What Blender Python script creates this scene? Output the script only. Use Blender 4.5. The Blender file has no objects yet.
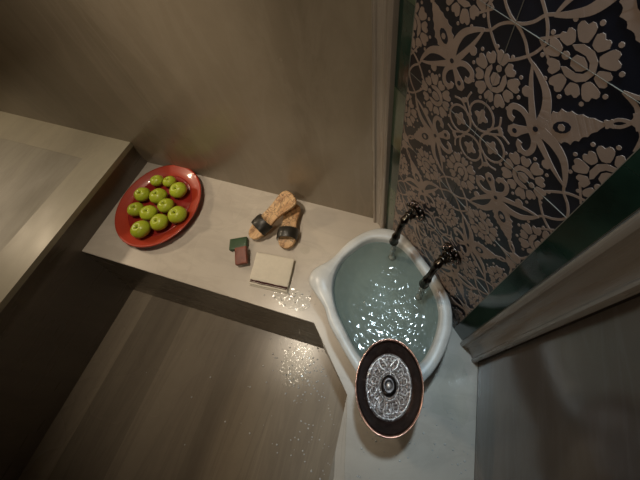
import bpy, bmesh, math, random
from mathutils import Vector, Matrix, noise
random.seed(7)
SC = bpy.context.scene
COL = SC.collection
PI = math.pi

# ------------------------------------------------------------------ helpers
class MB:
    def __init__(s): s.bm = bmesh.new()
    def poly(s, pts, mi=0):
        f = s.bm.faces.new([s.bm.verts.new(p) for p in pts]); f.material_index = mi; return f
    def prism(s, pts, z0, z1, mi=0):
        a = [s.bm.verts.new((p[0], p[1], z0)) for p in pts]
        b = [s.bm.verts.new((p[0], p[1], z1)) for p in pts]
        n = len(pts)
        fs = [s.bm.faces.new(a[::-1]), s.bm.faces.new(b)]
        for i in range(n): fs.append(s.bm.faces.new((a[i], a[(i+1) % n], b[(i+1) % n], b[i])))
        for f in fs: f.material_index = mi
    def box(s, lo, hi, mi=0):
        s.prism([(lo[0], lo[1]), (hi[0], lo[1]), (hi[0], hi[1]), (lo[0], hi[1])], lo[2], hi[2], mi)
    def rings(s, rings, cap0=False, cap1=False, mi=0, closed=True):
        vs = [[s.bm.verts.new(p) for p in r] for r in rings]
        for i in range(len(vs)-1):
            a, b = vs[i], vs[i+1]; n = len(a)
            for k in range(n if closed else n-1):
                f = s.bm.faces.new((a[k], a[(k+1) % n], b[(k+1) % n], b[k])); f.material_index = mi
        if cap0: s.bm.faces.new(vs[0][::-1]).material_index = mi
        if cap1: s.bm.faces.new(vs[-1]).material_index = mi
        return vs
    def lathe(s, prof, n=32, c=(0, 0, 0), sx=1, sy=1, mi=0, M=None):
        rings = []
        for r, z in prof:
            r = max(r, 1e-4)
            ring = [Vector((r*sx*math.cos(2*PI*k/n), r*sy*math.sin(2*PI*k/n), z)) for k in range(n)]
            if M: ring = [M @ v for v in ring]
            rings.append([v+Vector(c) for v in ring])
        s.rings(rings, True, True, mi)
    def tube(s, pts, rad, n=12, mi=0, flat=1.0):
        pts = [Vector(p) for p in pts]
        if not hasattr(rad, '__len__'): rad = [rad]*len(pts)
        rings = []; up = Vector((0, 0, 1)); prev = None
        for i, p in enumerate(pts):
            t = (pts[min(i+1, len(pts)-1)]-pts[max(i-1, 0)]).normalized()
            if prev is None:
                prev = t.cross(up)
                if prev.length < .1: prev = t.cross(Vector((1, 0, 0)))
            prev = (prev-t*prev.dot(t)).normalized(); q = t.cross(prev)
            rings.append([p+rad[i]*(math.cos(2*PI*k/n)*prev+flat*math.sin(2*PI*k/n)*q) for k in range(n)])
        s.rings(rings, True, True, mi)
    def ball(s, c, r, n=10, sc=(1, 1, 1), mi=0):
        s.lathe([(r*math.sin(PI*i/n), -r*math.cos(PI*i/n)*sc[2]) for i in range(n+1)], 2*n, c, sc[0], sc[1], mi)
    def build(s, name, mats, parent=None, loc=(0, 0, 0), rot=(0, 0, 0), smooth=False, bevel=0, sub=0, auto=None):
        bmesh.ops.recalc_face_normals(s.bm, faces=s.bm.faces)
        me = bpy.data.meshes.new(name); s.bm.to_mesh(me); s.bm.free()
        for m in (mats if isinstance(mats, (list, tuple)) else [mats]): me.materials.append(m)
        o = bpy.data.objects.new(name, me); COL.objects.link(o)
        if smooth or auto:
            for p in me.polygons: p.use_smooth = True
        if auto: me.set_sharp_from_angle(angle=math.radians(auto))
        o.parent = parent; o.location = loc; o.rotation_euler = rot
        if bevel:
            b = o.modifiers.new('bevel', 'BEVEL'); b.width = bevel; b.segments = 3; b.limit_method = 'ANGLE'
        if sub:
            b = o.modifiers.new('sub', 'SUBSURF'); b.levels = sub; b.render_levels = sub
        return o

def tag(o, label=None, cat=None, group=None, kind=None):
    if label: o['label'] = label
    if cat: o['category'] = cat
    if group: o['group'] = group
    if kind: o['kind'] = kind
    return o
def empty(name, loc=(0, 0, 0), rz=0, label=None, cat=None, group=None):
    o = bpy.data.objects.new(name, None); COL.objects.link(o); o.location = loc; o.rotation_euler = (0, 0, rz)
    o.empty_display_size = .05
    return tag(o, label, cat, group)
def crom(P, per=6, closed=True):
    out = []; n = len(P)
    P = [Vector(p) for p in P]
    for i in range(n if closed else n-1):
        if closed: a, b, c, d = P[i-1], P[i], P[(i+1) % n], P[(i+2) % n]
        else: a, b, c, d = P[max(i-1, 0)], P[i], P[i+1], P[min(i+2, n-1)]
        for k in range(per):
            t = k/per
            out.append(.5*((2*b)+(c-a)*t+(2*a-5*b+4*c-d)*t*t+(3*b-a-3*c+d)*t*t*t))
    if not closed: out.append(P[-1])
    return out

# ------------------------------------------------------------------ materials
def mat(name):
    m = bpy.data.materials.new(name); m.use_nodes = True
    nt = m.node_tree; b = nt.nodes['Principled BSDF']; return m, nt, b
def nd(nt, t, **kw):
    n = nt.nodes.new(t)
    for k, v in kw.items(): setattr(n, k, v)
    return n
def ramp(nt, fac, stops):
    r = nd(nt, 'ShaderNodeValToRGB')
    e = r.color_ramp.elements
    while len(e) < len(stops): e.new(.5)
    for i, (p, c) in enumerate(stops): e[i].position = p; e[i].color = (*c, 1)
    nt.links.new(fac, r.inputs[0]); return r.outputs[0]
def mapping(nt, rot, scale, src='Position'):
    g = nd(nt, 'ShaderNodeNewGeometry') if src == 'Position' else nd(nt, 'ShaderNodeTexCoord')
    m = nd(nt, 'ShaderNodeMapping', vector_type='POINT'); m.inputs['Rotation'].default_value = rot; m.inputs['Scale'].default_value = scale
    nt.links.new(g.outputs[src], m.inputs[0]); return m.outputs[0]
def noise_tex(nt, vec, scale, detail=4, rough=.55, dist=0):
    n = nd(nt, 'ShaderNodeTexNoise'); n.inputs['Scale'].default_value = scale; n.inputs['Detail'].default_value = detail
    n.inputs['Roughness'].default_value = rough; n.inputs['Distortion'].default_value = dist
    if vec: nt.links.new(vec, n.inputs['Vector'])
    return n.outputs[0]
def mixc(nt, fac, a, b, mode='MIX'):
    m = nd(nt, 'ShaderNodeMix', data_type='RGBA', blend_type=mode)
    for i, v in ((0, fac), (6, a), (7, b)):
        if isinstance(v, (int, float)): m.inputs[i].default_value = v
        elif isinstance(v, tuple): m.inputs[i].default_value = (*v, 1)
        else: nt.links.new(v, m.inputs[i])
    return m.outputs[2]
def bump(nt, b, h, strength, dist):
    n = nd(nt, 'ShaderNodeBump'); n.inputs['Strength'].default_value = strength; n.inputs['Distance'].default_value = dist
    nt.links.new(h, n.inputs['Height']); nt.links.new(n.outputs[0], b.inputs['Normal']); return n

def marble(name, light, dark, vein, rot=(0, 0, 0), stretch=(6, .5, 6), rough=.2, veinamt=.35, bumpy=0.0, slab=None):
    m, nt, b = mat(name)
    v = mapping(nt, rot, stretch)
    n1 = noise_tex(nt, v, 1.0, 5, .5, .35)
    c = ramp(nt, n1, [(.33, dark), (.62, light)])
    n2 = noise_tex(nt, v, 2.6, 6, .6, .8)
    f2 = ramp(nt, n2, [(.46, (0, 0, 0)), (.52, (1, 1, 1)), (.58, (0, 0, 0))])
    mm = nd(nt, 'ShaderNodeMath', operation='MULTIPLY'); nt.links.new(f2, mm.inputs[0]); mm.inputs[1].default_value = veinamt
    c = mixc(nt, mm.outputs[0], c, vein)
    n3 = noise_tex(nt, mapping(nt, (0, 0, 0), (1, 1, 1)), 24, 3, .6)
    c = mixc(nt, .07, c, ramp(nt, n3, [(.3, (.35, .35, .35)), (.7, (.7, .7, .7))]), 'OVERLAY')
    if slab:  # boards of slightly different tone: (axis, [edges], [tones])
        ax, edges, tones = slab
        g = nd(nt, 'ShaderNodeNewGeometry'); s = nd(nt, 'ShaderNodeSeparateXYZ'); nt.links.new(g.outputs['Position'], s.inputs[0])
        mr = nd(nt, 'ShaderNodeMapRange'); mr.inputs[1].default_value = -4; mr.inputs[2].default_value = 4
        nt.links.new(s.outputs[ax], mr.inputs[0])
        r = nd(nt, 'ShaderNodeValToRGB'); r.color_ramp.interpolation = 'CONSTANT'; e = r.color_ramp.elements
        pos = [0]+[(x+4)/8 for x in edges]
        while len(e) < len(pos): e.new(.5)
        for i, p in enumerate(pos): e[i].position = p; e[i].color = (tones[i],)*3+(1,)
        nt.links.new(mr.outputs[0], r.inputs[0])
        c = mixc(nt, 1.0, c, r.outputs[0], 'MULTIPLY')
    nt.links.new(c, b.inputs['Base Color'])
    rr = ramp(nt, noise_tex(nt, None, 5, 3), [(.3, (rough*.75,)*3), (.7, (rough*1.35,)*3)])
    nt.links.new(rr, b.inputs['Roughness'])
    b.inputs['IOR'].default_value = 1.5
    if bumpy: bump(nt, b, noise_tex(nt, mapping(nt, (0, 0, 0), (1, 1, 1)), 14, 2), bumpy, .01)
    return m

BAND_A = -.061  # direction of the back wall in plan
M_bench = marble('bench_marble', (.60, .55, .48), (.47, .43, .38), (.40, .36, .31), (0, 0, .9), (1.2, 4, 3), .29, .25)
M_border = marble('border_marble', (.41, .38, .29), (.34, .315, .24), (.30, .27, .21), (0, 0, .1), (5, 1.2, 3), .42, .3)  # toned down: dimmer light on the left bench is put into its colour
M_inset = marble('inset_marble', (.33, .31, .25), (.265, .248, .20), (.23, .21, .17), (0, 0, .1), (6, .8, 3), .42, .4)  # darker stone than the border, lowered further for the weaker light there
M_floor = marble('floor_marble', (.33, .28, .215), (.24, .20, .155), (.22, .18, .14), (0, 0, -.12), (5, .5, 3), .24, .4,
                 slab=(0, [-1.236, -1.015, -.74, -.46], [1.05, .74, .93, .84, .95]))
M_wall = marble('wall_marble', (.325, .268, .195), (.225, .183, .13), (.40, .34, .26), (0, -.12, 0), (2.6, 1.0, .5), .21, .22)
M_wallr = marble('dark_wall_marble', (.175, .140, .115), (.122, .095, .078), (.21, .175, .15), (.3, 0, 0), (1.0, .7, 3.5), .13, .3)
M_face = marble('face_marble', (.36, .315, .26), (.28, .245, .2), (.25, .22, .18), (0, 0, 0), (3, 3, .6), .25, .3)
M_face_shade = marble('shaded_face_marble', (.20, .172, .145), (.15, .13, .11), (.13, .11, .095), (0, 0, 0), (3, 3, .6), .3, .3)  # darkened copy of the face marble; shade on the left face painted in
M_jamb = marble('jamb_marble', (.36, .31, .26), (.26, .22, .185), (.22, .19, .155), (0, 0, 0), (9, 9, .5), .25, .4)
M_ceil = marble('ceiling_plaster', (.3, .28, .26), (.25, .23, .21), (.25, .23, .21), (0, 0, 0), (1, 1, 1), .8, .1)

def basin_marble():
    m, nt, b = mat('basin_marble')
    v = mapping(nt, (0, 0, .6), (4, 9, 4))
    c = ramp(nt, noise_tex(nt, v, 1.2, 6, .6, .6), [(.3, (.45, .45, .43)), (.65, (.66, .655, .625))])
    st = noise_tex(nt, mapping(nt, (0, 0, 0), (1, 1, 1)), 38, 5, .7)
    cc = c
    g = nd(nt, 'ShaderNodeNewGeometry')
    for p in BROWN_SPOTS:   # brown patches on the rim near the taps
        d = nd(nt, 'ShaderNodeVectorMath', operation='DISTANCE'); nt.links.new(g.outputs['Position'], d.inputs[0]); d.inputs[1].default_value = p
        a = nd(nt, 'ShaderNodeMath', operation='MULTIPLY_ADD'); nt.links.new(st, a.inputs[0]); a.inputs[1].default_value = .03
        nt.links.new(d.outputs['Value'], a.inputs[2])
        f = ramp(nt, a.outputs[0], [(.026, (.8, .8, .8)), (.042, (0, 0, 0))])
        cc = mixc(nt, f, cc, (.24, .15, .09))
    nt.links.new(cc, b.inputs['Base Color']); b.inputs['Roughness'].default_value = .33
    return m

def plain(name, col, rough=.5, metal=0, var=.12, scale=30, bumps=0, coat=0):
    m, nt, b = mat(name)
    n = noise_tex(nt, mapping(nt, (0, 0, 0), (1, 1, 1), 'Object'), scale, 4)
    lo = tuple(x*(1-var) for x in col); hi = tuple(min(1, x*(1+var)) for x in col)
    nt.links.new(ramp(nt, n, [(.3, lo), (.7, hi)]), b.inputs['Base Color'])
    b.inputs['Roughness'].default_value = rough; b.inputs['Metallic'].default_value = metal
    b.inputs['Coat Weight'].default_value = coat; b.inputs['Coat Roughness'].default_value = .08
    if bumps: bump(nt, b, n, bumps, .004)
    return m
M_tile = plain('navy_glaze', (.009, .011, .021), .34, var=.5, scale=6)
M_motif = plain('beige_glaze', (.33, .25, .21), .5, var=.12, scale=25)
M_grout = plain('grout', (.22, .21, .18), .6)
M_green = plain('green_glaze', (.016, .040, .030), .10, var=.6, scale=7, bumps=.12)
M_greenlight = plain('mottled_green_glaze', (.06, .09, .055), .14, var=.3, scale=12, bumps=.1)
M_bronze = plain('aged_bronze', (.10, .085, .07), .22, 1, .4, 60, .25)
M_dome = plain('polished_bronze', (.42, .32, .29), .15, 1, .2, 60, .1)
M_copperrim = plain('copper_rim', (.72, .40, .30), .3, 1, .2, 80)
M_copperdark = plain('dark_copper', (.075, .048, .040), .42, 1, .35, 60, .15)
M_boss = plain('dark_boss', (.05, .042, .04), .3, 1, .3, 60)
M_red = plain('red_lacquer', (.43, .045, .020), .38, 0, .12, 9, 0, .4)
M_redin = plain('deep_red_lacquer', (.27, .016, .013), .32, 0, .15, 9, 0, .5)
M_leather = plain('dark_leather', (.022, .020, .016), .42, 0, .3, 60, .3)
M_soapg = plain('green_soap', (.030, .075, .028), .45, 0, .25, 40, .2)
M_soapr = plain('red_brown_soap', (.20, .052, .030), .5, 0, .3, 40, .3)
M_stem = plain('apple_stem', (.06, .045, .02), .7)

def silver():
    m, nt, b = mat('embossed_silver')
    tc = mapping(nt, (0, 0, 0), (1, 1, 1), 'Object')
    v = nd(nt, 'ShaderNodeTexVoronoi', feature='DISTANCE_TO_EDGE'); v.inputs['Scale'].default_value = 115; nt.links.new(tc, v.inputs['Vector'])
    w = nd(nt, 'ShaderNodeTexWave', wave_type='RINGS', rings_direction='Z'); w.inputs['Scale'].default_value = 38; w.inputs['Distortion'].default_value = 3
    w.inputs['Detail'].default_value = 2; nt.links.new(tc, w.inputs['Vector'])
    a = nd(nt, 'ShaderNodeMath', operation='MULTIPLY'); nt.links.new(v.outputs['Distance'], a.inputs[0]); a.inputs[1].default_value = 5
    s = nd(nt, 'ShaderNodeMath', operation='ADD'); nt.links.new(a.outputs[0], s.inputs[0]); nt.links.new(w.outputs['Fac'], s.inputs[1])
    bump(nt, b, s.outputs[0], .6, .0016)
    c = ramp(nt, s.outputs[0], [(.15, (.08, .058, .052)), (.8, (.40, .36, .35))])
    nt.links.new(c, b.inputs['Base Color']); b.inputs['Metallic'].default_value = .85; b.inputs['Roughness'].default_value = .36
    return m
M_silver = silver()
M_silverlight = plain('raised_silver', (.78, .75, .74), .38, .8)

def apple_mat():
    m, nt, b = mat('green_apple_skin')
    tc = mapping(nt, (0, 0, 0), (1, 1, 1), 'Object')
    c = ramp(nt, noise_tex(nt, tc, 22, 3), [(.3, (.34, .44, .018)), (.7, (.50, .56, .045))])
    d = ramp(nt, noise_tex(nt, tc, 400, 1), [(.66, (0, 0, 0)), (.72, (1, 1, 1))])
    c = mixc(nt, d, c, (.6, .65, .2))
    oi = nd(nt, 'ShaderNodeObjectInfo')
    hs = nd(nt, 'ShaderNodeHueSaturation'); mr = nd(nt, 'ShaderNodeMapRange'); mr.inputs[3].default_value = .82; mr.inputs[4].default_value = 1.12
    nt.links.new(oi.outputs['Random'], mr.inputs[0]); nt.links.new(mr.outputs[0], hs.inputs['Value']); nt.links.new(c, hs.inputs['Color'])
    nt.links.new(hs.outputs[0], b.inputs['Base Color']); b.inputs['Roughness'].default_value = .3
    b.inputs['Subsurface Weight'].default_value = .08; b.inputs['Subsurface Radius'].default_value = (.01, .01, .003)
    return m
M_apple = apple_mat()

def wood_mat():
    m, nt, b = mat('carved_pale_wood')
    tc = mapping(nt, (0, 0, 0), (1, 1, 1), 'Object')
    tc2 = mapping(nt, (0, 0, 0), (26, 4, 20), 'Object')
    c = ramp(nt, noise_tex(nt, tc2, 1.5, 5, .6, .6), [(.32, (.50, .27, .12)), (.62, (.78, .53, .28))])
    v = noise_tex(nt, tc, 32, 2, .5, 1.4)
    f = ramp(nt, v, [(.45, (0, 0, 0)), (.50, (1, 1, 1)), (.55, (0, 0, 0))])
    c = mixc(nt, mul(nt, f, .75), c, (.12, .05, .02))
    nt.links.new(c, b.inputs['Base Color']); b.inputs['Roughness'].default_value = .45
    return m
def mul(nt, a, k):
    n = nd(nt, 'ShaderNodeMath', operation='MULTIPLY'); nt.links.new(a, n.inputs[0]); n.inputs[1].default_value = k; return n.outputs[0]
M_wood = wood_mat()

def cloth(name, col):
    m, nt, b = mat(name)
    tc = mapping(nt, (0, 0, 0), (1, 1, 1), 'Object')
    w = nd(nt, 'ShaderNodeTexWave'); w.inputs['Scale'].default_value = 240; nt.links.new(tc, w.inputs[0])
    n = noise_tex(nt, tc, 60, 4)
    nt.links.new(ramp(nt, n, [(.3, tuple(x*.93 for x in col)), (.7, col)]), b.inputs['Base Color'])
    b.inputs['Roughness'].default_value = .9; bump(nt, b, w.outputs['Fac'], .3, .001); return m
M_towel = cloth('cream_cotton', (.80, .75, .64))
M_stripe = cloth('dark_red_thread', (.07, .015, .018))

def water_mat(name, tint, rough=.02, bumps=0.0, bscale=60, opaque=.5, deep=(.20, .27, .25)):
    """clear water: fresnel mix of a tinted see-through layer and a mirror-like surface"""
    m = bpy.data.materials.new(name); m.use_nodes = True; nt = m.node_tree; nt.nodes.clear()
    out = nd(nt, 'ShaderNodeOutputMaterial')
    tr = nd(nt, 'ShaderNodeBsdfTransparent'); tr.inputs[0].default_value = (*tint, 1)
    df = nd(nt, 'ShaderNodeBsdfDiffuse'); df.inputs[0].default_value = (*deep, 1)
    gl = nd(nt, 'ShaderNodeBsdfGlossy'); gl.inputs['Roughness'].default_value = rough
    fr = nd(nt, 'ShaderNodeFresnel'); fr.inputs[0].default_value = 1.42
    m1 = nd(nt, 'ShaderNodeMixShader'); m1.inputs[0].default_value = opaque
    nt.links.new(tr.outputs[0], m1.inputs[1]); nt.links.new(df.outputs[0], m1.inputs[2])
    m2 = nd(nt, 'ShaderNodeMixShader'); nt.links.new(fr.outputs[0], m2.inputs[0])
    nt.links.new(m1.outputs[0], m2.inputs[1]); nt.links.new(gl.outputs[0], m2.inputs[2])
    nt.links.new(m2.outputs[0], out.inputs[0])
    if bumps:
        bn = nd(nt, 'ShaderNodeBump'); bn.inputs['Strength'].default_value = bumps; bn.inputs['Distance'].default_value = .004
        nt.links.new(noise_tex(nt, mapping(nt, (0, 0, 0), (1, 1, 1)), bscale, 1, .5, .4), bn.inputs['Height'])
        for x in (gl, fr, df): nt.links.new(bn.outputs[0], x.inputs['Normal'])
    return m
M_water = water_mat('basin_water', (.66, .74, .71), .11, .22, 42, .42, (.23, .285, .26))
M_drop = water_mat('splashed_water', (.98, .98, .97), .22, .0, 90, .5, (.95, .95, .93))  # whitened body colour stands in for the bright glints on the drops
M_film = water_mat('wet_film', (.97, .975, .97), .11, .25, 60, .0)
M_sheet = water_mat('thin_water_sheet', (.96, .97, .965), .06, .06, 30, .0)
M_stream = water_mat('falling_water', (.86, .92, .9), .10, .5, 120, .35, (.72, .78, .76))

# ------------------------------------------------------------------ plan of the room (metres)
BZ = .405          # top of the low bench
LB = .558          # top of the high bench
P0 = Vector((-.13836, .68455, 0)); D = Vector((.69422, -.71976, 0)); N = Vector((-.71976, -.69422, 0))  # N points into the room
ANG = math.atan2(D.y, D.x)
LEN = .6667
def W(s, t, z): return P0+D*s+N*t+Vector((0, 0, z))
def back_y(x): return .774+(x+1.334)*math.tan(BAND_A)
BROWN_SPOTS = [tuple(W(.288, .02, .612)), tuple(W(.446, .03, .612))]
M_basin = basin_marble()

# room shell
XL, YF, ZC, XR = -3.3, -2.0, 2.75, .329
s = MB(); s.box((XL-.1, YF-.1, -.1), (XR+.6, 1.2, 0)); tag(s.build('floor', M_floor), kind='structure')
s = MB(); s.box((XL-.1, YF-.1, ZC), (XR+.6, 1.2, ZC+.1)); tag(s.build('ceiling', M_ceil), kind='structure')
s = MB(); s.prism([(XL, back_y(XL)), (P0.x, P0.y), (P0.x+.12, P0.y+.2), (XL, back_y(XL)+.2)], 0, ZC); tag(s.build('wall_back', M_wall), kind='structure')
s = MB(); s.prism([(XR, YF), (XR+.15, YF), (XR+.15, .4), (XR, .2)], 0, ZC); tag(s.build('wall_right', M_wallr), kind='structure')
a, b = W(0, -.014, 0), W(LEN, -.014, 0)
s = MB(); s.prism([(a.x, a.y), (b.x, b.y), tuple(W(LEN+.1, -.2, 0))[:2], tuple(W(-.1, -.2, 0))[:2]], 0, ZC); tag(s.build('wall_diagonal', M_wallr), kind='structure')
s = MB(); s.box((XL-.12, YF, 0), (XL, 1.1, ZC)); tag(s.build('wall_left', M_wall), kind='structure')
s = MB(); s.box((XL, YF-.12, 0), (XR+.15, YF, ZC)); tag(s.build('wall_front', M_wall), kind='structure')

# ------------------------------------------------------------------ high bench
hb = empty('stepped_bench', (-2.2, -.6, 0), 0, 'high marble bench on the left with pale border around a darker inset panel', 'bench')
off = Vector((2.2, .6, 0))
def L(p): return (p[0]+off.x, p[1]+off.y)
XE = -1.322; XI = -1.475; YB = YF+.01
s = MB(); s.prism([L((XL, YB)), L((-1.334, YB)), L((-1.334, back_y(-1.334))), L((XL, back_y(XL)))], 0, LB-.024); s.build('bench_body', M_face_shade, hb)
by = lambda x: back_y(x)-.150
s = MB()
for P in ([(XI, YB), (XE, YB), (XE, back_y(XE)), (XI, by(XI))], [(XI, by(XI)), (XE, back_y(XE)), (XL, back_y(XL)), (XL, by(XL))]):
    s.prism([L(p) for p in P], LB-.024, LB)
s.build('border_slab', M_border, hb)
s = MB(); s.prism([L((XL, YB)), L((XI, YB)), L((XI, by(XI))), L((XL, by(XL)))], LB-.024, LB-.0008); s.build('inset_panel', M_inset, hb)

# low bench running into the basin platform
lb = empty('corner_bench', (-.3, .3, 0), 0, 'low marble bench turning the corner under the dish and basin', 'bench')
off = Vector((.3, -.3, 0))
s = MB()
P = [(-1.333, .7735), (-1.333, .274), (-.276, .205), (-.097, .009), (-.052, -.203), (-.052, YB), (XR, YB), (XR, .2046), (P0.x, P0.y)]
s.prism([L(p) for p in P], BZ-.012, BZ); s.build('slab', M_bench, lb, bevel=.0015)
s = MB()  # sloping outer edge of the platform
E = [(-.097, .009), (-.052, -.203), (-.052, YB)]; F = [(-.0975, .0085), (-.095, -.203), (-.095, YB)]
top = [s.bm.verts.new((*L(p), BZ-.0005)) for p in E]; lo = [s.bm.verts.new((*L(p), BZ-.016)) for p in F]; bt = [s.bm.verts.new((*L(p), BZ-.0165)) for p in F]
for i in range(2):
    s.bm.faces.new((top[i], lo[i], lo[i+1], top[i+1])); s.bm.faces.new((lo[i], bt[i], bt[i+1], lo[i+1]))
s.build('sloped_edging', M_bench, lb)
s = MB()
tp = [(-1.333, .2735), (-.2762, .2045), (-.0975, .0085), (-.100, YB), (XR, YB), (XR, .2), (P0.x, P0.y-.01), (-1.333, .77)]
bo = [(-1.333, .228), (-.281, .168), (-.108, -.01), (-.106, YB), (XR, YB), (XR, .2), (P0.x, P0.y-.01), (-1.333, .77)]
s.rings([[(*L(p), 0) for p in bo], [(*L(p), BZ-.012) for p in tp]], True, True); s.build('bench_body', M_face, lb)

# ------------------------------------------------------------------ tiled panel on the diagonal wall
tp_ = empty('tile_panel', tuple(W(0, 0, BZ)), ANG, 'navy glazed tile panel with beige flower scrolls in the corner behind the basin', 'tile panel')
ZT = 2.45
S0, S1, SM = .127, .540, .3335
def Q(sv, z, e=0): return (sv, -e, z-BZ)       # local: x along wall, -y into room
G0, G1 = .078, .588
s = MB()
s.box((S0, 0, 0), (S1, .013, ZT-BZ), 0)
# ornament drawn as thin raised enamel on the glaze
LAY = [0.0003]
def clampS(x): return min(max(x, S0), S1)
def blob(pts, e=.0009, mi=1):
    v = [(clampS(x), z) for x, z in pts if True]
    if max(p[1] for p in v) > ZT or min(p[1] for p in v) < BZ: return
    q = []
    for p in v:
        if not q or (abs(p[0]-q[-1][0])+abs(p[1]-q[-1][1])) > 1e-5: q.append(p)
    if abs(q[0][0]-q[-1][0])+abs(q[0][1]-q[-1][1]) < 1e-5: q.pop()
    if len(q) < 3 or max(p[0] for p in q)-min(p[0] for p in q) < 4e-4: return
    e += random.random()*.0002
    A = [s.bm.verts.new(Q(x, z, 0)) for x, z in q]; B = [s.bm.verts.new(Q(x, z, e)) for x, z in q]
    try:
        f = s.bm.faces.new(B); f.material_index = mi
        for i in range(len(q)):
            s.bm.faces.new((A[i], A[(i+1) % len(q)], B[(i+1) % len(q)], B[i])).material_index = mi
    except ValueError: pass
def line(pts, w, e=.0007, mi=1, taper=False):
    P = [Vector((x, z)) for x, z in pts]; n = len(P)
    for i in range(n-1):
        t = P[i+1]-P[i]
        if t.length < 1e-6: continue
        def nr(k):
            a = P[max(k-1, 0)]; b = P[min(k+1, n-1)]; t = (b-a).normalized(); return Vector((-t.y, t.x))
        w0 = w*(1-.75*i/(n-1)) if taper else w; w1 = w*(1-.75*(i+1)/(n-1)) if taper else w
        a, b = nr(i)*w0/2, nr(i+1)*w1/2
        q = [P[i]+a, P[i]-a, P[i+1]-b, P[i+1]+b]
        if all(p.x <= S0 for p in q) or all(p.x >= S1 for p in q): continue
        blob([(p.x, p.y) for p in q], e, mi)
def curve(pts, per=5): return [(p.x, p.y) for p in crom([(x, y) for x, y in pts], per, False)]
def heart(cx, cz, ang, r, w=1.0):
    out = []
    for k in range(16):
        th = 2*PI*k/16
        rr = r*(1+.16*math.cos(2*th)-.30*max(0, math.cos(th))**8 - .25*max(0, -math.cos(th))**2)
        x, y = rr*math.cos(th), rr*math.sin(th)*w*(1+.35*math.cos(th))
        out.append((cx+x*math.cos(ang)-y*math.sin(ang), cz+x*math.sin(ang)+y*math.cos(ang)))
    return out
def circ(cx, cz, r, n=10, k=1.0): return [(cx+r*math.cos(2*PI*i/n), cz+k*r*math.sin(2*PI*i/n)) for i in range(n)]
def flower(cx, cz, ang):
    """round blossom, bud offset along ang"""
    ca, sa = 1.06*math.cos(ang), 1.06*math.sin(ang)
    def T(x, y): return (cx+x*ca-y*sa, cz+x*sa+y*ca)
    blob(circ(*T(.0175, 0), .0052))
    tear = [(.0100, 0), (.0070, .0068), (-.002, .0085), (-.0075, .0052), (-.0115, 0), (-.0075, -.0052), (-.002, -.0085), (.0070, -.0068)]
    blob([T(x, y) for x, y in tear])
    # crescent around the tear
    o = [(.0165, .0135), (.006, .0200), (-.008, .0190), (-.017, .012), (-.0212, 0), (-.017, -.012), (-.008, -.0190), (.006, -.0200), (.0165, -.0135)]
    i_ = [(.011, .0105), (.006, .0108), (-.003, .0108), (-.0098, .0072), (-.0138, 0), (-.0098, -.0072), (-.003, -.0108), (.006, -.0108), (.011, -.0105)]
    for k in range(8): blob([T(*o[k]), T(*o[k+1]), T(*i_[k+1]), T(*i_[k])])
    NP = 10
    for k in range(NP):
        th = 2*PI*(k+.5)/NP if False else 2*PI*k/NP
        hw_ = PI/NP; g = .0011
        big = 1.0 if k % 2 == 0 else .90
        ri = .0228; ro = .0430*big
        if k == 0: ri = .0245
        def pp(r, f): # f -1..1 across the petal
            y = f*(r*math.tan(hw_)-g); return T(r*math.cos(th)-y*math.sin(th), r*math.sin(th)+y*math.cos(th))
        blob([pp(ri, -.75), pp(ri+.004, -.95), pp(.033, -1), pp(ro-.005, -.92), pp(ro-.001, -.62), pp(ro, -.35), pp(ro-.003, 0), pp(ro, .35), pp(ro-.001, .62), pp(ro-.005, .92), pp(.033, 1), pp(ri+.004, .95), pp(ri, .75), pp(ri-.0008, 0)])
        t2 = th+hw_
        blob(circ(*T(.0455*math.cos(t2), .0455*math.sin(t2)), .0031, 8))
DU, DV = .2065, .2045
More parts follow.
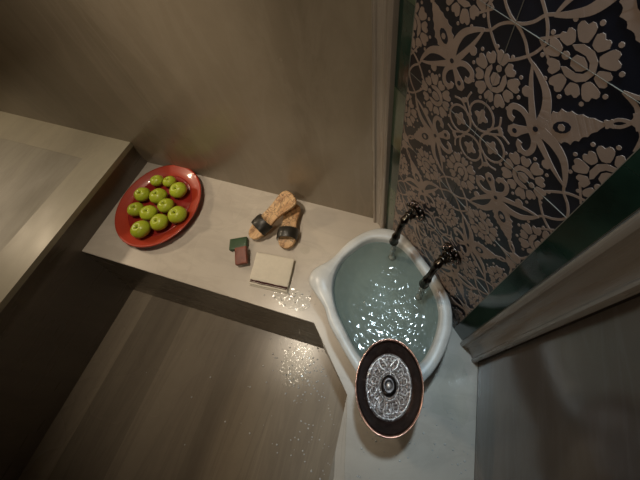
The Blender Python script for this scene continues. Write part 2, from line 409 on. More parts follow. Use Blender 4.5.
def cell(bx, bz, su, sv):
    """one pattern quarter; origin at a four-ring knot, palmette running out to (1,1)"""
    def C(u, v): return (bx+su*u*DU, bz+sv*v*DV)
    def CC(l): return [C(u, v) for u, v in l]
    # ring with a small rosette
    th = [2*PI*k/20 for k in range(21)]
    rr_ = th[:11] if True else th
    line([C(.205+.135*math.cos(t), .135*math.sin(t)) for t in th[:11]], .0042)
    line([C(.135*math.sin(t), .195+.135*math.cos(t)) for t in th[:11]], .0042)
    blob([C(max(.205+.06*(1+.3*math.cos(4*t))*math.cos(t), 0), max(.06*(1+.3*math.cos(4*t))*math.sin(t), -.0)) for t in th[:11]])
    blob([C(max(.06*(1+.3*math.cos(4*t))*math.sin(t), 0), .195+.06*(1+.3*math.cos(4*t))*math.cos(t)) for t in th[:11]])
    for fl in (0, 1):
        f2 = (lambda l: [(v, u) for u, v in l]) if fl else (lambda l: l)
        line(CC(f2([(p.x, p.y) for p in crom([(.13, .10), (.19, .155), (.25, .19), (.33, .17)], 3, False)])), .0036)
        blob([C(*f2([(x, y)])[0]) for x, y in circ(.225, .205, .024, 8)])
        line(CC(f2([(p.x, p.y) for p in crom([(.20, 1.0), (.30, .93), (.34, .90)], 3, False)])), .0036)
    # head with two curls
    body = [(.27, .27), (.255, .315), (.285, .36), (.335, .385), (.385, .42), (.42, .47), (.43, .54)]
    for i_ in range(1, 29):      # scalloped leaf edge from (.43,.54) to the tip
        t_ = i_/28; w_ = .075+.065*math.sin(min(1, t_*2.2)*PI/2) if t_ < .45 else .14*(1-(t_-.45)/.55)**.8
        w_ *= 1-.16*abs(math.sin(t_*PI*7)); c_ = .485+.315*t_
        body.append((c_-w_*.62, c_+w_*.62))
    body.append((.80, .80))
    pts = body+[(v, u) for u, v in body[::-1]][1:-1]
    # split body into quads along the diagonal so no polygon is concave across the axis
    for k in range(len(body)-1):
        (u0, v0), (u1, v1) = body[k], body[k+1]
        q = CC([(u0, v0), (u1, v1), (v1, u1), (v0, u0)]) if k else CC([(u0, v0), (u1, v1), (v1, u1)])
        blob(q, .0008)
    for fl in (0, 1):
        fl_ = (lambda l: [(v, u) for u, v in l]) if fl else (lambda l: l)
        line(CC(fl_([(p.x, p.y) for p in crom([(.41, .44), (.36, .49), (.29, .51), (.225, .49), (.21, .445), (.235, .40), (.275, .395)], 4, False)])), .0095, .0010)
        line(CC(fl_([(p.x, p.y) for p in crom([(.47, .50), (.455, .62), (.40, .73), (.31, .80), (.22, .845)], 5, False)])), .0185, .0010, taper=True)
        line(CC(fl_([(p.x, p.y) for p in crom([(.425, .47), (.36, .57), (.30, .67), (.255, .76), (.225, .84)], 5, False)])), .0125, .0010, taper=True)
        blob([C(*fl_([(x, y)])[0]) for x, y in circ(.27, .655, .04, 8)], .0010)
        line(CC(fl_([(p.x, p.y) for p in crom([(.225, .84), (.17, .87), (.12, .93), (.06, .975), (0, 1)], 4, False)])), .0042)
        # tendrils circling the corner towards the blossoms
        line(CC(fl_([(p.x, p.y) for p in crom([(0, .73), (.10, .80), (.20, .90), (.25, 1.0)], 4, False)])), .0042)
        # loops near the tip knot
        line(CC(fl_([(p.x, p.y) for p in crom([(.80, .80), (.86, .83), (.89, .90), (.87, .96), (.80, 1.0)], 4, False)])), .0042)
        line(CC(fl_([(p.x, p.y) for p in crom([(.76, 1.0), (.86, .97), (.95, .90), (1.0, .80)], 4, False)])), .0040)
    blob([C(.81+.028*(1+.3*math.cos(4*t))*math.cos(t), .81+.028*(1+.3*math.cos(4*t))*math.sin(t)) for t in th[:-1]], .0011)
    blob([C(.935+.062*(1+.13*math.cos(8*t))*math.cos(t), .935+.062*(1+.13*math.cos(8*t))*math.sin(t)) for t in th[:-1]], .0011)
    # dark eyes in the palmette
    for c0, ru, rv in ((.600, .062, .040), (.455, .020, .020), (.32, .020, .020)):
        blob([C(c0+(ru*math.cos(t)-rv*math.sin(t))*.75, c0+(ru*math.cos(t)+rv*math.sin(t))*.75) for t in th[:-1:2]], .0016, 0)
    blob([C(.60+.026*math.cos(t), .60+.026*math.sin(t)) for t in th[:-1:3]], .0021)
ZK = [1.2605-.409*2+.409*k for k in range(0, 5)]    # heights of the ring knots on the centre line
for zk in ZK:
    for su in (1, -1):
        for sv in (1, -1):
            cell(SM, zk, su, sv)
    for su in (1, -1): flower(SM+su*.565*DU, zk, 0 if su > 0 else PI)
    for sv in (1, -1): flower(SM, zk+sv*.575*DV, sv*PI/2)
    for su in (1, -1): flower(SM+su*.48*DU, zk+DV, 0 if su < 0 else PI)
    for sv in (1, -1):
        for su in (1, -1): flower(SM+su*DU, zk+sv*.50*DV, -sv*PI/2)
# joints between the tiles
def joint(x0, z0, x1, z1, w=.0006):
    line([(x0, z0), (x1, z1)], w, .0013, 2)
for k in range(10):
    z = 1.2605+DV*(k-4)
    if BZ < z < ZT: joint(S0, z, S1, z)
joint(SM, BZ+.001, SM, ZT-.001)
s.build('flower_tile_field', [M_tile, M_motif, M_grout], tp_)
for x0, x1 in ((G0, S0), (S1, G1)):
    s = MB()
    for k in range(11):
        z0 = max(BZ, 1.2605+DV*(k-4)-.07); z1 = min(ZT, 1.2605+DV*(k-3)-.07)
        if z1 > z0: s.box((x0+.0006, -.0012, z0-BZ+.0006), (x1-.0006, .013, z1-BZ-.0006), 1 if (x0 < .3 and k % 2) else 0)
    s.build('green_tile_border', [M_green, M_greenlight], tp_)
s = MB(); s.box((G0, .0002, 0), (G1, .013, ZT-BZ)); 
for x0 in (S0-.0009, S1-.0003): s.box((x0, -.0016, 0), (x0+.0012, .0, ZT-BZ))
s.build('grout_bed', M_grout, tp_)

# moulded marble jambs of the niche
prof = [(0, -.013), (0, .013), (.004, .0165), (.010, .0175), (.014, .015), (.016, .0100), (.026, .0055), (.040, .0045), (.053, .007), (.060, .0125), (.0625, .016), (.070, .016), (.076, .013), (.078, .004), (.078, -.013)]
for nm, f in (('trim_1', lambda u: u), ('trim_2', lambda u: LEN-u)):
    s = MB(); rr = [tuple(W(f(u), t, 0))[:2] for u, t in prof]
    s.prism(rr, BZ, ZT); tag(s.build(nm, M_jamb, auto=35), kind='structure')

# ------------------------------------------------------------------ marble basin
OUT = [(.333, .003), (.25, .004), (.185, .018), (.138, .062), (.119, .118), (.119, .19), (.141, .262), (.146, .300), (.144, .340), (.158, .368), (.182, .381), (.224, .378), (.28, .374), (.335, .384), (.427, .382), (.49, .379), (.555, .387), (.600, .380), (.622, .35), (.617, .29), (.613, .211), (.596, .15), (.567, .093), (.537, .056), (.48, .018), (.41, .004)]
INN = [(.333, .032), (.26, .034), (.215, .048), (.170, .090), (.150, .142), (.160, .23), (.192, .288), (.240, .325), (.304, .345), (.372, .350), (.44, .350), (.50, .338), (.545, .300), (.566, .25), (.572, .201), (.557, .155), (.525, .103), (.482, .062), (.42, .038)]
CEN = Vector((.360, .200))
def polar(P, n=144):
    pts = crom(P, 10)
    out = []
    for k in range(n):
        th = 2*PI*k/n; dv = Vector((math.cos(th), math.sin(th)))
        best = None
        for i in range(len(pts)):
            a = pts[i]-CEN; b = pts[(i+1) % len(pts)]-CEN
            den = dv.x*(b.y-a.y)-dv.y*(b.x-a.x)
            if abs(den) < 1e-12: continue
            r = (a.x*(b.y-a.y)-a.y*(b.x-a.x))/den
            u = (a.x*dv.y-a.y*dv.x)/den
            if -1e-6 <= u <= 1+1e-6 and r > 0 and (best is None or r > best): best = r
        out.append((dv, best))
    return out
PO, PI_ = polar(OUT), polar(INN)
RZ = .615
bc = W(CEN.x, CEN.y, BZ)
def K(dv, r, z):  # basin point in object space (object unrotated at bc)
    return Vector(W(CEN.x+dv.x*r, max(CEN.y+dv.y*r, .0025), z))-bc
ears = []
for dv, ro in PO:   # how much each direction belongs to an ear
    p = CEN+dv*ro
    e = max(math.exp(-((p-Vector(c)).length/.035)**2) for c in ((.160, .362), (.605, .368)))
    ears.append(e)
s = MB()
def ring(f, z, fi=None, ez=0):
    out = []
    for k, (dv, ro) in enumerate(PO):
        ri = PI_[k][1]; r = ro*f if fi is None else ri+(ro-ri)*fi
        if f < .99 and fi is None:
            r = min(r, ro-.0)
        out.append(K(dv, r, z+ez*ears[k]))
    return out
rg = [ring(.66, BZ), ring(.70, BZ+.008), ring(.71, BZ+.03), ring(.80, BZ+.09), ring(.90, BZ+.145), ring(.965, RZ-.032), ring(.985, RZ-.022), ring(1, RZ-.012), ring(1, RZ-.005, None), ring(0, RZ, .90, .004), ring(0, RZ+.0008, .6, .007), ring(0, RZ, .25, .005), ring(0, RZ-.003, .06)]
for f, z in ((1.0, RZ-.008), (.985, RZ-.03), (.93, RZ-.08), (.80, RZ-.13), (.60, RZ-.155), (.3, RZ-.165), (.05, RZ-.168)):
    rg.append([K(dv, ri*f, z) for dv, ri in PI_])
s.rings(rg, True, True)
bas = s.build('marble_basin', M_basin, None, tuple(bc), smooth=True)
tag(bas, 'white marble wash basin with eared rim full of water in the tiled corner', 'basin')

# taps -----------------------------------------------------------------
TAPS = [(.240, .246, 'bronze tap spout nearer the left marble jamb pouring into the basin'), (.402, .408, 'bronze tap spout nearer the green right border pouring into the basin')]
for sx, tx, lab in TAPS:
    t = empty('wall_tap', tuple(W(sx, 0.001, .84)), ANG, lab, 'tap', 'bronze taps over the basin')
    RX = Matrix.Rotation(PI/2, 4, 'X')     # lathe axis -> -y (into the room)
    s = MB(); s.lathe([(0, 0), (.034, 0), (.036, .003), (.033, .006), (.026, .007), (.022, .011), (.0, .011)], 32, M=RX); s.build('wall_plate', M_bronze, t, smooth=True)
    s = MB()
    for k in range(12):
        an = 2*PI*k/12; s.ball((.029*math.cos(an), -.0075, .029*math.sin(an)), .0048, 6)
    for k in range(6):
        an = 2*PI*k/6+.3; s.ball((.017*math.cos(an), -.018, .017*math.sin(an)), .0062, 6)
    s.build('beaded_ornament', M_dome, t, smooth=True)
    s = MB(); s.lathe([(0, .008), (.020, .010), (.021, .018), (.016, .026), (.013, .034), (.016, .038), (.012, .043), (.0, .045)], 24, M=RX); s.build('tap_body', M_bronze, t, smooth=True)
    dx = tx-sx
    path = crom([(0, -.030, 0), (0, -.047, -.006), (dx*.4, -.062, -.030), (dx*.8, -.074, -.062), (dx, -.083, -.090), (dx, -.087, -.104), (dx, -.087, -.112)], 5, False)
    n = len(path); rad = []
    for i in range(n):
        u = i/(n-1); r = .0125-.003*math.sin(PI*min(1, u*1.3)); r += .0030*math.exp(-((u-.22)/.05)**2)+.0028*math.exp(-((u-.62)/.06)**2)+.003*max(0, u-.85)/.15
        rad.append(r)
    s = MB(); s.tube(path, rad, 16); s.build('spout', M_bronze, t, smooth=True)
    s = MB(); s.lathe([(.0105, -.120), (.0138, -.119), (.0150, -.113), (.0125, -.108), (.004, -.1085)], 20, (dx, -.087, 0)); s.build('spout_lip', M_dome, t, smooth=True)
    s = MB(); s.tube([(0, -.028, .012), (0, -.030, .026), (0, -.030, .036)], [.006, .0045, .004], 10); s.ball((-.016, -.030, .038), .006, 6); s.ball((.016, -.030, .038), .006, 6)
    s.tube([(-.016, -.030, .038), (.016, -.030, .038)], .0036, 10); s.build('cross_handle', M_bronze, t, smooth=True)

# water in the basin ---------------------------------------------------
WZ = .590
IMP = [Vector((.246, .087)), Vector((.408, .087))]
def wave(p):
    h = 0
    for c in IMP:
        r = (p-c).length
        h += .0007*math.sin(r*260-1.0)*math.exp(-r*5)
        h += -.003*math.exp(-(r/.012)**2)
        h += .0016*math.exp(-(r/.055)**2)*noise.noise(Vector((p.x*120, p.y*120, 3)))
    q = .22+.95*math.exp(-((p-Vector((.47, .19))).length/.13)**2)
    h += q*(.0013*noise.noise(Vector((p.x*50, p.y*50, 1)))+.0008*noise.noise(Vector((p.x*105, p.y*105, 5))))
    return h
s = MB(); rgs = []
NR = 90
for i in range(NR+1):
    f = (i/NR)**.8*.984 if i else .004
    rgs.append([])
    for dv, ri in PI_:
        p = CEN+dv*ri*f
        rgs[-1].append(Vector(W(p.x, p.y, WZ+wave(p)*(1 if f < .95 else .5)))-bc)
vs = s.rings(rgs, True, False)
wt = s.build('basin_water', M_water, None, tuple(bc), smooth=True)
tag(wt, 'clear rippled water filling the white marble basin', 'water', kind='stuff')
for i, (sx, tx, lab) in enumerate(TAPS):
    base = W(tx, .087, WZ)
    s = MB(); pts = []; rad = []
    for k in range(25):
        u = k/24; pts.append((.0012*math.sin(u*9+i), .0010*math.cos(u*7+i*2), .130*(1-u)-.002)); rad.append(.0092+.0014*math.sin(u*22+i)-.0018*u+.006*max(0, u-.9)/.1)
    s.tube(pts, rad, 14)
    o = s.build('water_stream', M_stream, None, tuple(base), smooth=True)
    tag(o, ['clear stream of water falling from the tap nearer the left jamb', 'clear stream of water falling from the tap nearer the green right border'][i], 'water', 'water streams below the taps')

# ------------------------------------------------------------------ oval copper bowl on the basin's front corner
bw = empty('hammam_bowl', (.029, .053, RZ+.0065), math.radians(10.5), 'oval copper bowl with embossed silver centre on the front corner of the basin rim', 'bowl')
AX, AY = .0915, .1145
PR = [(.0, 0), (.50, 0), (.60, .002), (.80, .018), (.93, .042), (.985, .058), (1.0, .0595), (.997, .062), (.975, .0625), (.955, .0595), (.92, .045), (.80, .022), (.745, .0115), (.72, .0085), (.0, .0065)]
def oval(mb, prof, mi=0): mb.lathe([(r, z) for r, z in prof], 72, (0, 0, 0), AX, AY, mi)
s = MB(); oval(s, PR[:7]+PR[9:]); s.build('bowl_shell', M_copperdark, bw, smooth=True)
s = MB(); n = 72
rr = []
for r, z in ((.983, .057), (1.004, .0585), (1.008, .0615), (.995, .0645), (.975, .0638), (.958, .0600)):
    rr.append([(r*AX*math.cos(2*PI*k/n), r*AY*math.sin(2*PI*k/n), z) for k in range(n)])
rr.append(rr[0]); s.rings(rr); s.build('rolled_rim', M_copperrim, bw, smooth=True)
s = MB(); oval(s, [(.0, .0066), (.715, .0082), (.722, .0115), (.705, .0135), (.64, .0122), (.24, .0135), (.0, .0135)]); s.build('embossed_disc', M_silver, bw, smooth=True)
s = MB(); oval(s, [(.0, .012), (.235, .0135), (.235, .018), (.20, .0215), (.13, .0225), (.10, .0215), (0, .0215)]); bs = s.build('centre_boss', M_boss, bw, smooth=True)
s = MB(); oval(s, [(.0, .0214), (.085, .0218), (.07, .0275), (.04, .0295), (0, .030)]); s.build('boss_tip', M_silverlight, bs, smooth=True)
s = MB()   # raised garland lines
def ol(pts, r): s.tube([(x*AX, y*AY, .0128+.001*(1-min(1, math.hypot(x, y)))) for x, y in pts], r, 6)
for sg in (1, -1):
    ol([(p.x, p.y) for p in crom([(sg*.10, .33), (sg*.24, .40), (sg*.33, .56), (sg*.26, .60), (sg*.12, .50), (sg*.05, .42)], 5, False)], .0023)
    ol([(p.x, p.y) for p in crom([(sg*.04, .62), (sg*.10, .54), (sg*.19, .60)], 5, False)], .0018)
ol([(.16*math.sin(u/10*PI*2), -.54-.03*math.cos(u/10*PI*2)) for u in range(-3, 4)], .0012)
ol([(.30*math.cos(k*2*PI/40), .30*math.sin(k*2*PI/40)) for k in range(41)], .0008)
ol([(.67*math.cos(k*2*PI/60),   .67*math.sin(k*2*PI/60)) for k in range(61)], .0012)
for k in range(14):
    an = 2*PI*k/14+.22
    if abs(math.cos(an)) < .45 and math.sin(an) > 0: continue
    ol([(p.x, p.y) for p in crom([(.36*math.cos(an-.12), .36*math.sin(an-.12)), (.50*math.cos(an-.16), .50*math.sin(an-.16)), (.57*math.cos(an), .57*math.sin(an)), (.50*math.cos(an+.16), .50*math.sin(an+.16)), (.36*math.cos(an+.12), .36*math.sin(an+.12))], 4, False)], .0008)
s.build('raised_garlands', M_silverlight, bw, smooth=True)

# ------------------------------------------------------------------ red oval dish with apples
DC = (-1.110, .544); DR = math.atan2(.963, -.270)
dish = empty('oval_dish', (*DC, BZ), DR, 'large red lacquered oval dish holding green apples on the low bench', 'dish')
def ovald(mb, prof, mi=0): mb.lathe(prof, 80, (0, 0, 0), .2165, .182, mi)
s = MB()
ovald(s, [(0, .001), (.60, 0), (.64, .003), (.72, .012), (.90, .024), (.985, .030), (1.0, .033), (.995, .0365), (.98, .0375), (.955, .036), (.86, .029), (.745, .0215)]+[(.735, .0195), (0, .0195)])
s.build('dish_rim', M_red, dish, smooth=True)
s = MB()
ovald(s, [(0, .0145), (.742, .0150), (.748, .0215), (.735, .0222), (.705, .0205), (.68, .0200), (0, .0200)]); s.build('dish_well', M_redin, dish, smooth=True)
AP = [(-1.179, .648, .029), (-1.118, .655, .029), (-1.046, .617, .038), (-1.198, .563, .034), (-1.119, .569, .037), (-1.181, .487, .033), (-1.06, .532, .034), (-1.114, .482, .035), (-.982, .499, .039), (-1.040, .450, .037), (-1.098, .402, .039)]
ALAB = ['small apple at the back left of the pile nearest the high bench', 'small apple at the very back of the pile nearest the wall', 'large apple at the back right of the pile',
        'apple on the left edge, third from the back wall', 'apple in the middle of the pile just behind its centre', 'apple on the left edge nearest the high bench and the front',
        'apple on the right of the pile centre, between the two large right-hand apples', 'apple just in front of the pile centre', 'largest apple at the right edge facing the sandals',
        'apple in the front row, between the front tip apple and the largest one', 'apple at the very front tip of the pile on the red dish']
def apple_mesh():
    s = MB(); prof = []
    for i in range(25):
        th = PI*i/24; c = math.cos(th)
        r = math.sin(th)*(1.0+.03*math.sin(th)); z = -c*.90
        if c < 0: r *= 1+.05*(-c); z -= .40*math.exp(-(r/.20)**2)     # stem hollow at the top
        else: r *= 1-.09*c; z += .22*math.exp(-(r/.20)**2)
        prof.append((r, z))
    n = 40; rings = []
    for r, z in prof:
        rings.append([(max(r, .002)*math.cos(2*PI*k/n)*(1+.018*math.cos(5*2*PI*k/n)), max(r, .002)*math.sin(2*PI*k/n)*(1+.018*math.cos(5*2*PI*k/n)), z) for k in range(n)])
    s.rings(rings, True, True); return s
ap0 = apple_mesh().build('apple', M_apple, smooth=True)
s = MB(); s.tube([(0, 0, .48), (.015, 0, .62), (.05, .01, .82)], [.045, .032, .045], 8); st0 = s.build('stem', M_stem, ap0, smooth=True)
for i, (x, y, r) in enumerate(AP):
    r *= .965
    if i == 0: o, st = ap0, st0
    else:
        o = ap0.copy(); COL.objects.link(o); st = st0.copy(); COL.objects.link(st); st.parent = o
    o.scale = (r, r, r*.95); o.location = (x, y, BZ+.0200+r*.858)
    o.rotation_euler = (random.uniform(-.16, .10), random.uniform(-.05, .22), random.uniform(0, 6))
    tag(o, 'green '+ALAB[i], 'apple', 'green apples on the red dish')

# ------------------------------------------------------------------ bath clogs
def clog(toe, heel, z, pitch, roll, lab, hk=1.0):
    t0, h0 = Vector(toe), Vector(heel); ln = (h0-t0).length
    c = (t0+h0)/2; d = (h0-t0).normalized()
    rz = math.atan2(-d.x, d.y)            # local +y runs from toe to heel
    e = empty('bath_clog', (c.x, c.y, z), rz, lab, 'sandal', 'pair of wooden bath clogs')
    e.rotation_euler = Matrix.Rotation(rz, 4, 'Z').to_3x3().to_4x4().to_euler() if not (pitch or roll) else (Matrix.Rotation(rz, 3, 'Z') @ Matrix.Rotation(pitch, 3, 'X') @ Matrix.Rotation(roll, 3, 'Y')).to_euler()
    h = ln/2
    # sole outline (half widths along y)
    ys = [-1, -.96, -.85, -.68, -.45, -.2, .05, .3, .55, .78, .92, .985, 1]
    ws = [.004, .018, .030, .037, .039, .035, .031, .032, .036, .037, .029, .014, .003]
    ws = [w*(1+(hk-1)*max(0, (y+.3)/1.3)) for w, y in zip(ws, ys)]
    def outline(k):
        R = [(w*k, y*h*(1-(1-k)*.25)) for y, w in zip(ys, ws)]; Lf = [(-w*k*(.96 if y < 0 else 1), y*h*(1-(1-k)*.25)) for y, w in zip(ys, ws)]
        return [(p.x, p.y) for p in crom(R+Lf[::-1], 3)]
    def top(y): return .003*math.cos(y/h*PI)+.004*(y/h)
    s = MB()
    rings = []
    for k, zz in ((.90, .020), (.98, .022), (1.0, .026), (1.0, .032), (.96, .036), (.85, .0355), (.5, .034), (.1, .034)):
        rings.append([(x, y, zz+top(y)) for x, y in outline(k)])
    s.rings(rings, True, True); s.build('wooden_sole', M_wood, e, smooth=True)
    for y0, y1 in ((-.52*h, -.30*h), (.42*h, .72*h)):
        s = MB(); s.prism([(-.024, y0), (.024, y0), (.026, y1), (-.026, y1)], 0, .021+top((y0+y1)/2)); s.build('sole_block', M_wood, e, bevel=.003)
    # leather strap arching over the toes
    s = MB(); yc = -.42*h; hw = .023; A = []; n = 20
    for k in range(n+1):
        a = PI*k/n; x = -.043*math.cos(a); zz = .024+.040*math.sin(a)**.8
        sw_ = hw*(1.12-.12*math.sin(a))
        A.append([(x, yc-sw_, zz), (x*1.02, yc-sw_*.5, zz+.003), (x*1.02, yc+sw_*.5, zz+.003), (x, yc+sw_, zz), (x*.95, yc+sw_, zz-.003), (x*.95, yc-sw_, zz-.003)])
    s.rings(A, True, True); s.build('leather_strap', M_leather, e, auto=50)
    return e
clog((-.477, .458), (-.515, .665), BZ, 0, 0, 'lower wooden bath clog with a wide dark strap, its toe pointing at the basin platform')
clog((-.640, .475), (-.500, .688), BZ+.034, .26, .0, 'upper wooden bath clog resting its carved heel across the other clog', 1.3)

# ------------------------------------------------------------------ soaps
def soap(nm, lab, m, loc, rz, dim, tilt=(0, 0)):
    s = MB(); s.box((-dim[0]/2, -dim[1]/2, 0), (dim[0]/2, dim[1]/2, dim[2]))
    bmesh.ops.subdivide_edges(s.bm, edges=s.bm.edges[:], cuts=3, use_grid_fill=True)
    for v in s.bm.verts:
        nn = noise.noise_vector(v.co*22+Vector(loc)*9)
        v.co += Vector((nn.x*.0022, nn.y*.0022, nn.z*.0018 if v.co.z > .004 else 0))
    o = s.build(nm, m, None, loc, (tilt[0], tilt[1], rz), smooth=True, bevel=.003)
    return tag(o, lab, 'soap', 'two bars on the bench')
soap('soap_bar', 'dark green bar lying flat beneath the red-brown bar', M_soapg, (-.683, .440, BZ+.0008), math.radians(22), (.072, .050, .020))
soap('soap_bar', 'red-brown bar propped on the dark green bar beside the towel', M_soapr, (-.643, .390, BZ+.0150), math.radians(24), (.047, .072, .022), (.16, 0))

# ------------------------------------------------------------------ folded towel
C4 = [Vector((-.590, .418)), Vector((-.426, .421)), Vector((-.410, .287)), Vector((-.570, .288))]  # TL TR BR BL
tc = sum(C4, Vector((0, 0)))/4
tw = empty('folded_towel', (tc.x, tc.y, BZ), 0, 'small folded cream towel with dark red stripe beside the clogs', 'towel')
def T2(u, v):  # u 0..1 left-right, v 0 (back) .. 1 (front)
    p = (C4[0]*(1-u)+C4[1]*u)*(1-v)+(C4[3]*(1-u)+C4[2]*u)*v; return p-tc
def layer(u0, u1, v0, v1, z0, z1, nm, m, seed, nu=26, nv=22):
    s = MB()
    def pt(u, v, z):
        p = T2(u0+(u1-u0)*u, v0+(v1-v0)*v)
        e = min(u, 1-u, v, 1-v); dr = .0022*math.exp(-e*14)
        w = .0010*noise.noise(Vector((p.x*28, p.y*28, seed)))
        p = p+Vector((noise.noise(Vector((v*5, seed, 0))), noise.noise(Vector((u*5, seed, 3)))))*.002
        return Vector((p.x, p.y, z+(w-dr if z > z0+.0001 else 0)))
    topv = [[s.bm.verts.new(pt(i/nu, j/nv, z1)) for i in range(nu+1)] for j in range(nv+1)]
    for j in range(nv):
        for i in range(nu): s.bm.faces.new((topv[j][i], topv[j][i+1], topv[j+1][i+1], topv[j+1][i]))
    edge = [(i, 0) for i in range(nu)]+[(nu, j) for j in range(nv)]+[(i, nv) for i in range(nu, 0, -1)]+[(0, j) for j in range(nv, 0, -1)]
    mid = [s.bm.verts.new(pt(i/nu, j/nv, z0)+((pt(i/nu, j/nv, z0).normalized())*.0015)+Vector((0, 0, (z1-z0)*.45))) for i, j in edge]
    bot = [s.bm.verts.new(pt(i/nu, j/nv, z0)) for i, j in edge]
    for k in range(len(edge)):
        k2 = (k+1) % len(edge); a = topv[edge[k][1]][edge[k][0]]; b = topv[edge[k2][1]][edge[k2][0]]
        s.bm.faces.new((a, b, mid[k2], mid[k])); s.bm.faces.new((mid[k], mid[k2], bot[k2], bot[k]))
    s.bm.faces.new(bot)
    return s.build(nm, m, tw, smooth=True)
layer(0, 1, 0, 1.0, 0.0002, .007, 'bottom_fold', M_towel, 1)
layer(.005, .985, .0, .97, .0065, .0135, 'middle_fold', M_towel, 4)
layer(.0, .99, -.01, .84, .013, .0195, 'top_fold', M_towel, 9)
layer(.02, .97, .845, .885, .0132, .0150, 'dark_stripe', M_stripe, 2, 20, 3)
layer(.02, .97, .905, .917, .0130, .0143, 'thin_stripe', M_stripe, 2, 20, 2)

# ------------------------------------------------------------------ splashed water
def splash(nm, lab, cx, cy, rx, ry, z, rot=0, seed=0, amp=.0016, inside=None, fr=60):
    s = MB(); nn = 84; fr = 62; ca, sa = math.cos(rot), math.sin(rot)
    G = {}
    for i in range(nn+1):
        for j in range(nn+1):
            u, v = i/nn*2-1, j/nn*2-1
            x, y = cx+rx*u*ca-ry*v*sa, cy+rx*u*sa+ry*v*ca
            q = 1-(u*u+v*v)**.5+.55*noise.noise(Vector((x*22, y*22, seed)))
            h = amp*noise.noise(Vector((x*fr, y*fr, seed+4)))+.6*amp*noise.noise(Vector((x*fr*2.1, y*fr*2.1, seed+8)))
            ok = q > .12 and (inside is None or inside(x, y))
            G[i, j] = (ok, (x-cx, y-cy, max(.0003, .0014+h*.75+min(q, .4)*.001)))
    V = {}
    for i in range(nn):
        for j in range(nn):
            ks = [(i, j), (i+1, j), (i+1, j+1), (i, j+1)]
            if all(G[k][0] for k in ks):
                for k in ks:
                    if k not in V: V[k] = s.bm.verts.new(G[k][1])
                s.bm.faces.new([V[k] for k in ks])
    o = s.build(nm, M_film, None, (cx, cy, z), smooth=True)
    for p in o.data.polygons: pass
    return tag(o, lab, 'water', kind='stuff')
def on_bench(x, y):
    if y < .274-(x+1.333)*.0653+.004: return False
    return True
def on_diag(x, y): return on_bench(x, y) if x < -.276 else (x+.276)*.196+(y-.205)*.179 > .0015
splash('wet_patch', 'glinting spilled water along the bench edge in front of the towel', -.385, .272, .105, .040, BZ+.0003, -.06, 3, .0018, on_diag)
splash('wet_patch', 'glinting spilled water on the floor at the foot of the bench corner', -.385, .075, .085, .095, .0003, -.3, 9, .0020, None)
splash('wet_patch', 'small glinting wet spot on the bench beside the clog toe', -.405, .475, .030, .018, BZ+.0003, 0, 14, .0016, None)
sh = splash('wet_patch', 'glinting wet patch on the platform right of the copper bowl', .235, .115, .085, .115, BZ+.0003, .1, 21, .0004, None)
sh.data.materials[0] = M_sheet

s = MB(); nd_ = 0
def drop(x, y, z, r):
    n = 8; pr = [(r, 0), (r*.92, r*.28), (r*.6, r*.5), (.0001, r*.58)]
    rings = [[(x+q*math.cos(2*PI*k/n)*1.15, y+q*math.sin(2*PI*k/n), z+h) for k in range(n)] for q, h in pr]
    s.rings(rings, True, True)
regs = [(-.33, .05, .13, .15, 0.0, 110), (-.22, -.13, .10, .18, 0.0, 60), (-.62, .0, .4, .3, 0.0, 22), (-.40, .28, .09, .03, BZ, 30), (-.2, .12, .0, .0, BZ, 0)]
def on_floor(x, y): return (y < .165-(x+.28)*.06 if x < -.281 else (x+.281)*.178+(y-.168)*.173 < -.002) and x < -.11
for cx, cy, rx, ry, z, cnt in regs:
    for k in range(cnt):
        x, y = random.gauss(cx, rx*.6), random.gauss(cy, ry*.6)
        if z == 0 and not on_floor(x, y): continue
        if z > 0 and not on_diag(x, y): continue
        drop(x, y, z+.0002, random.choice((.0016, .002, .003, .0038)))
tag(s.build('water_droplets', M_drop, smooth=True), 'scattered water droplets on the floor below the bench corner', 'water', kind='stuff')
s = MB()
for k in range(110):   # on the platform around the bowl and along the basin
    x, y = random.uniform(-.04, .32), random.gauss(-.02, .14)
    if y > .17 or y < -.3: continue
    drop(x, y, BZ+.0002, random.choice((.0014, .0018, .0024, .0032)))
tag(s.build('water_droplets', M_drop, smooth=True), 'scattered water droplets on the platform around the copper bowl', 'water', kind='stuff')

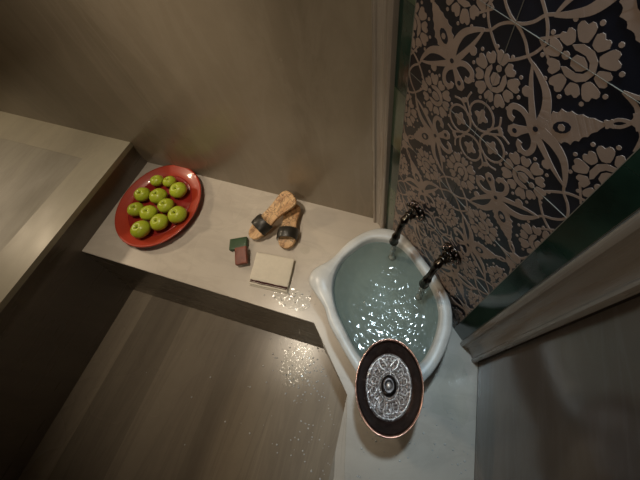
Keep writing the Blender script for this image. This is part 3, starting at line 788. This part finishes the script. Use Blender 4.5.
# ------------------------------------------------------------------ lights
def spot(name, loc, aim, energy, col, ang, blend, size):
    l = bpy.data.lights.new(name, 'SPOT'); l.energy = energy; l.color = col; l.spot_size = math.radians(ang); l.spot_blend = blend; l.shadow_soft_size = size
    o = bpy.data.objects.new(name, l); COL.objects.link(o); o.location = loc
    o.rotation_euler = (Vector(aim)-Vector(loc)).to_track_quat('-Z', 'Y').to_euler(); return o
def area(name, loc, aim, energy, col, sx, sy):
    l = bpy.data.lights.new(name, 'AREA'); l.energy = energy; l.color = col; l.shape = 'RECTANGLE'; l.size = sx; l.size_y = sy
    o = bpy.data.objects.new(name, l); COL.objects.link(o); o.location = loc
    o.rotation_euler = (Vector(aim)-Vector(loc)).to_track_quat('-Z', 'Y').to_euler(); return o
spot('cool_ceiling_spot', (-.01, .42, 2.6), (.10, .08, .4), 56, (.72, .90, 1.0), 32, .9, .05)
spot('warm_ceiling_spot', (-.98, .42, 2.6), (-.66, .42, .4), 80, (1.0, .84, .64), 52, 1.0, .06)
spot('warm_wall_lamp', (-3.15, .66, 2.0), (-1.1, .50, .4), 66, (1.0, .79, .54), 50, .8, .09)
spot('added_fill_spot', (-.85, -1.2, 2.6), (-.38, .72, 1.25), 54, (1.0, .85, .65), 58, 1.0, .08)  # added fill without a known source, brightens the tiles and back wall
w = bpy.data.worlds.new('world'); SC.world = w; w.use_nodes = True
w.node_tree.nodes['Background'].inputs[0].default_value = (.02, .02, .02, 1)

# ------------------------------------------------------------------ camera
R = [[0.9771469161679937, 0.2123113187583584, -0.010383070377609827], [0.17249790203866713, -0.8205575662963195, -0.5449126115131847], [-0.12421102211816028, 0.530668620064299, -0.8384285525096424]]
cd = bpy.data.cameras.new('camera'); cam = bpy.data.objects.new('camera', cd); COL.objects.link(cam)
M = Matrix(((R[0][0], -R[1][0], -R[2][0], 0), (R[0][1], -R[1][1], -R[2][1], 0), (R[0][2], -R[1][2], -R[2][2], 1.705), (0, 0, 0, 1)))
cam.matrix_world = M
cd.sensor_width = 36; cd.lens = 329.136/640*36
cd.shift_x = -(370.708-320)/640; cd.shift_y = (191.511-240)/640
cd.clip_start = .02
SC.camera = cam
vs_ = SC.view_settings; vs_.view_transform = 'Standard'; vs_.look = 'None'; vs_.gamma = 1; vs_.use_curve_mapping = False; vs_.exposure = 0
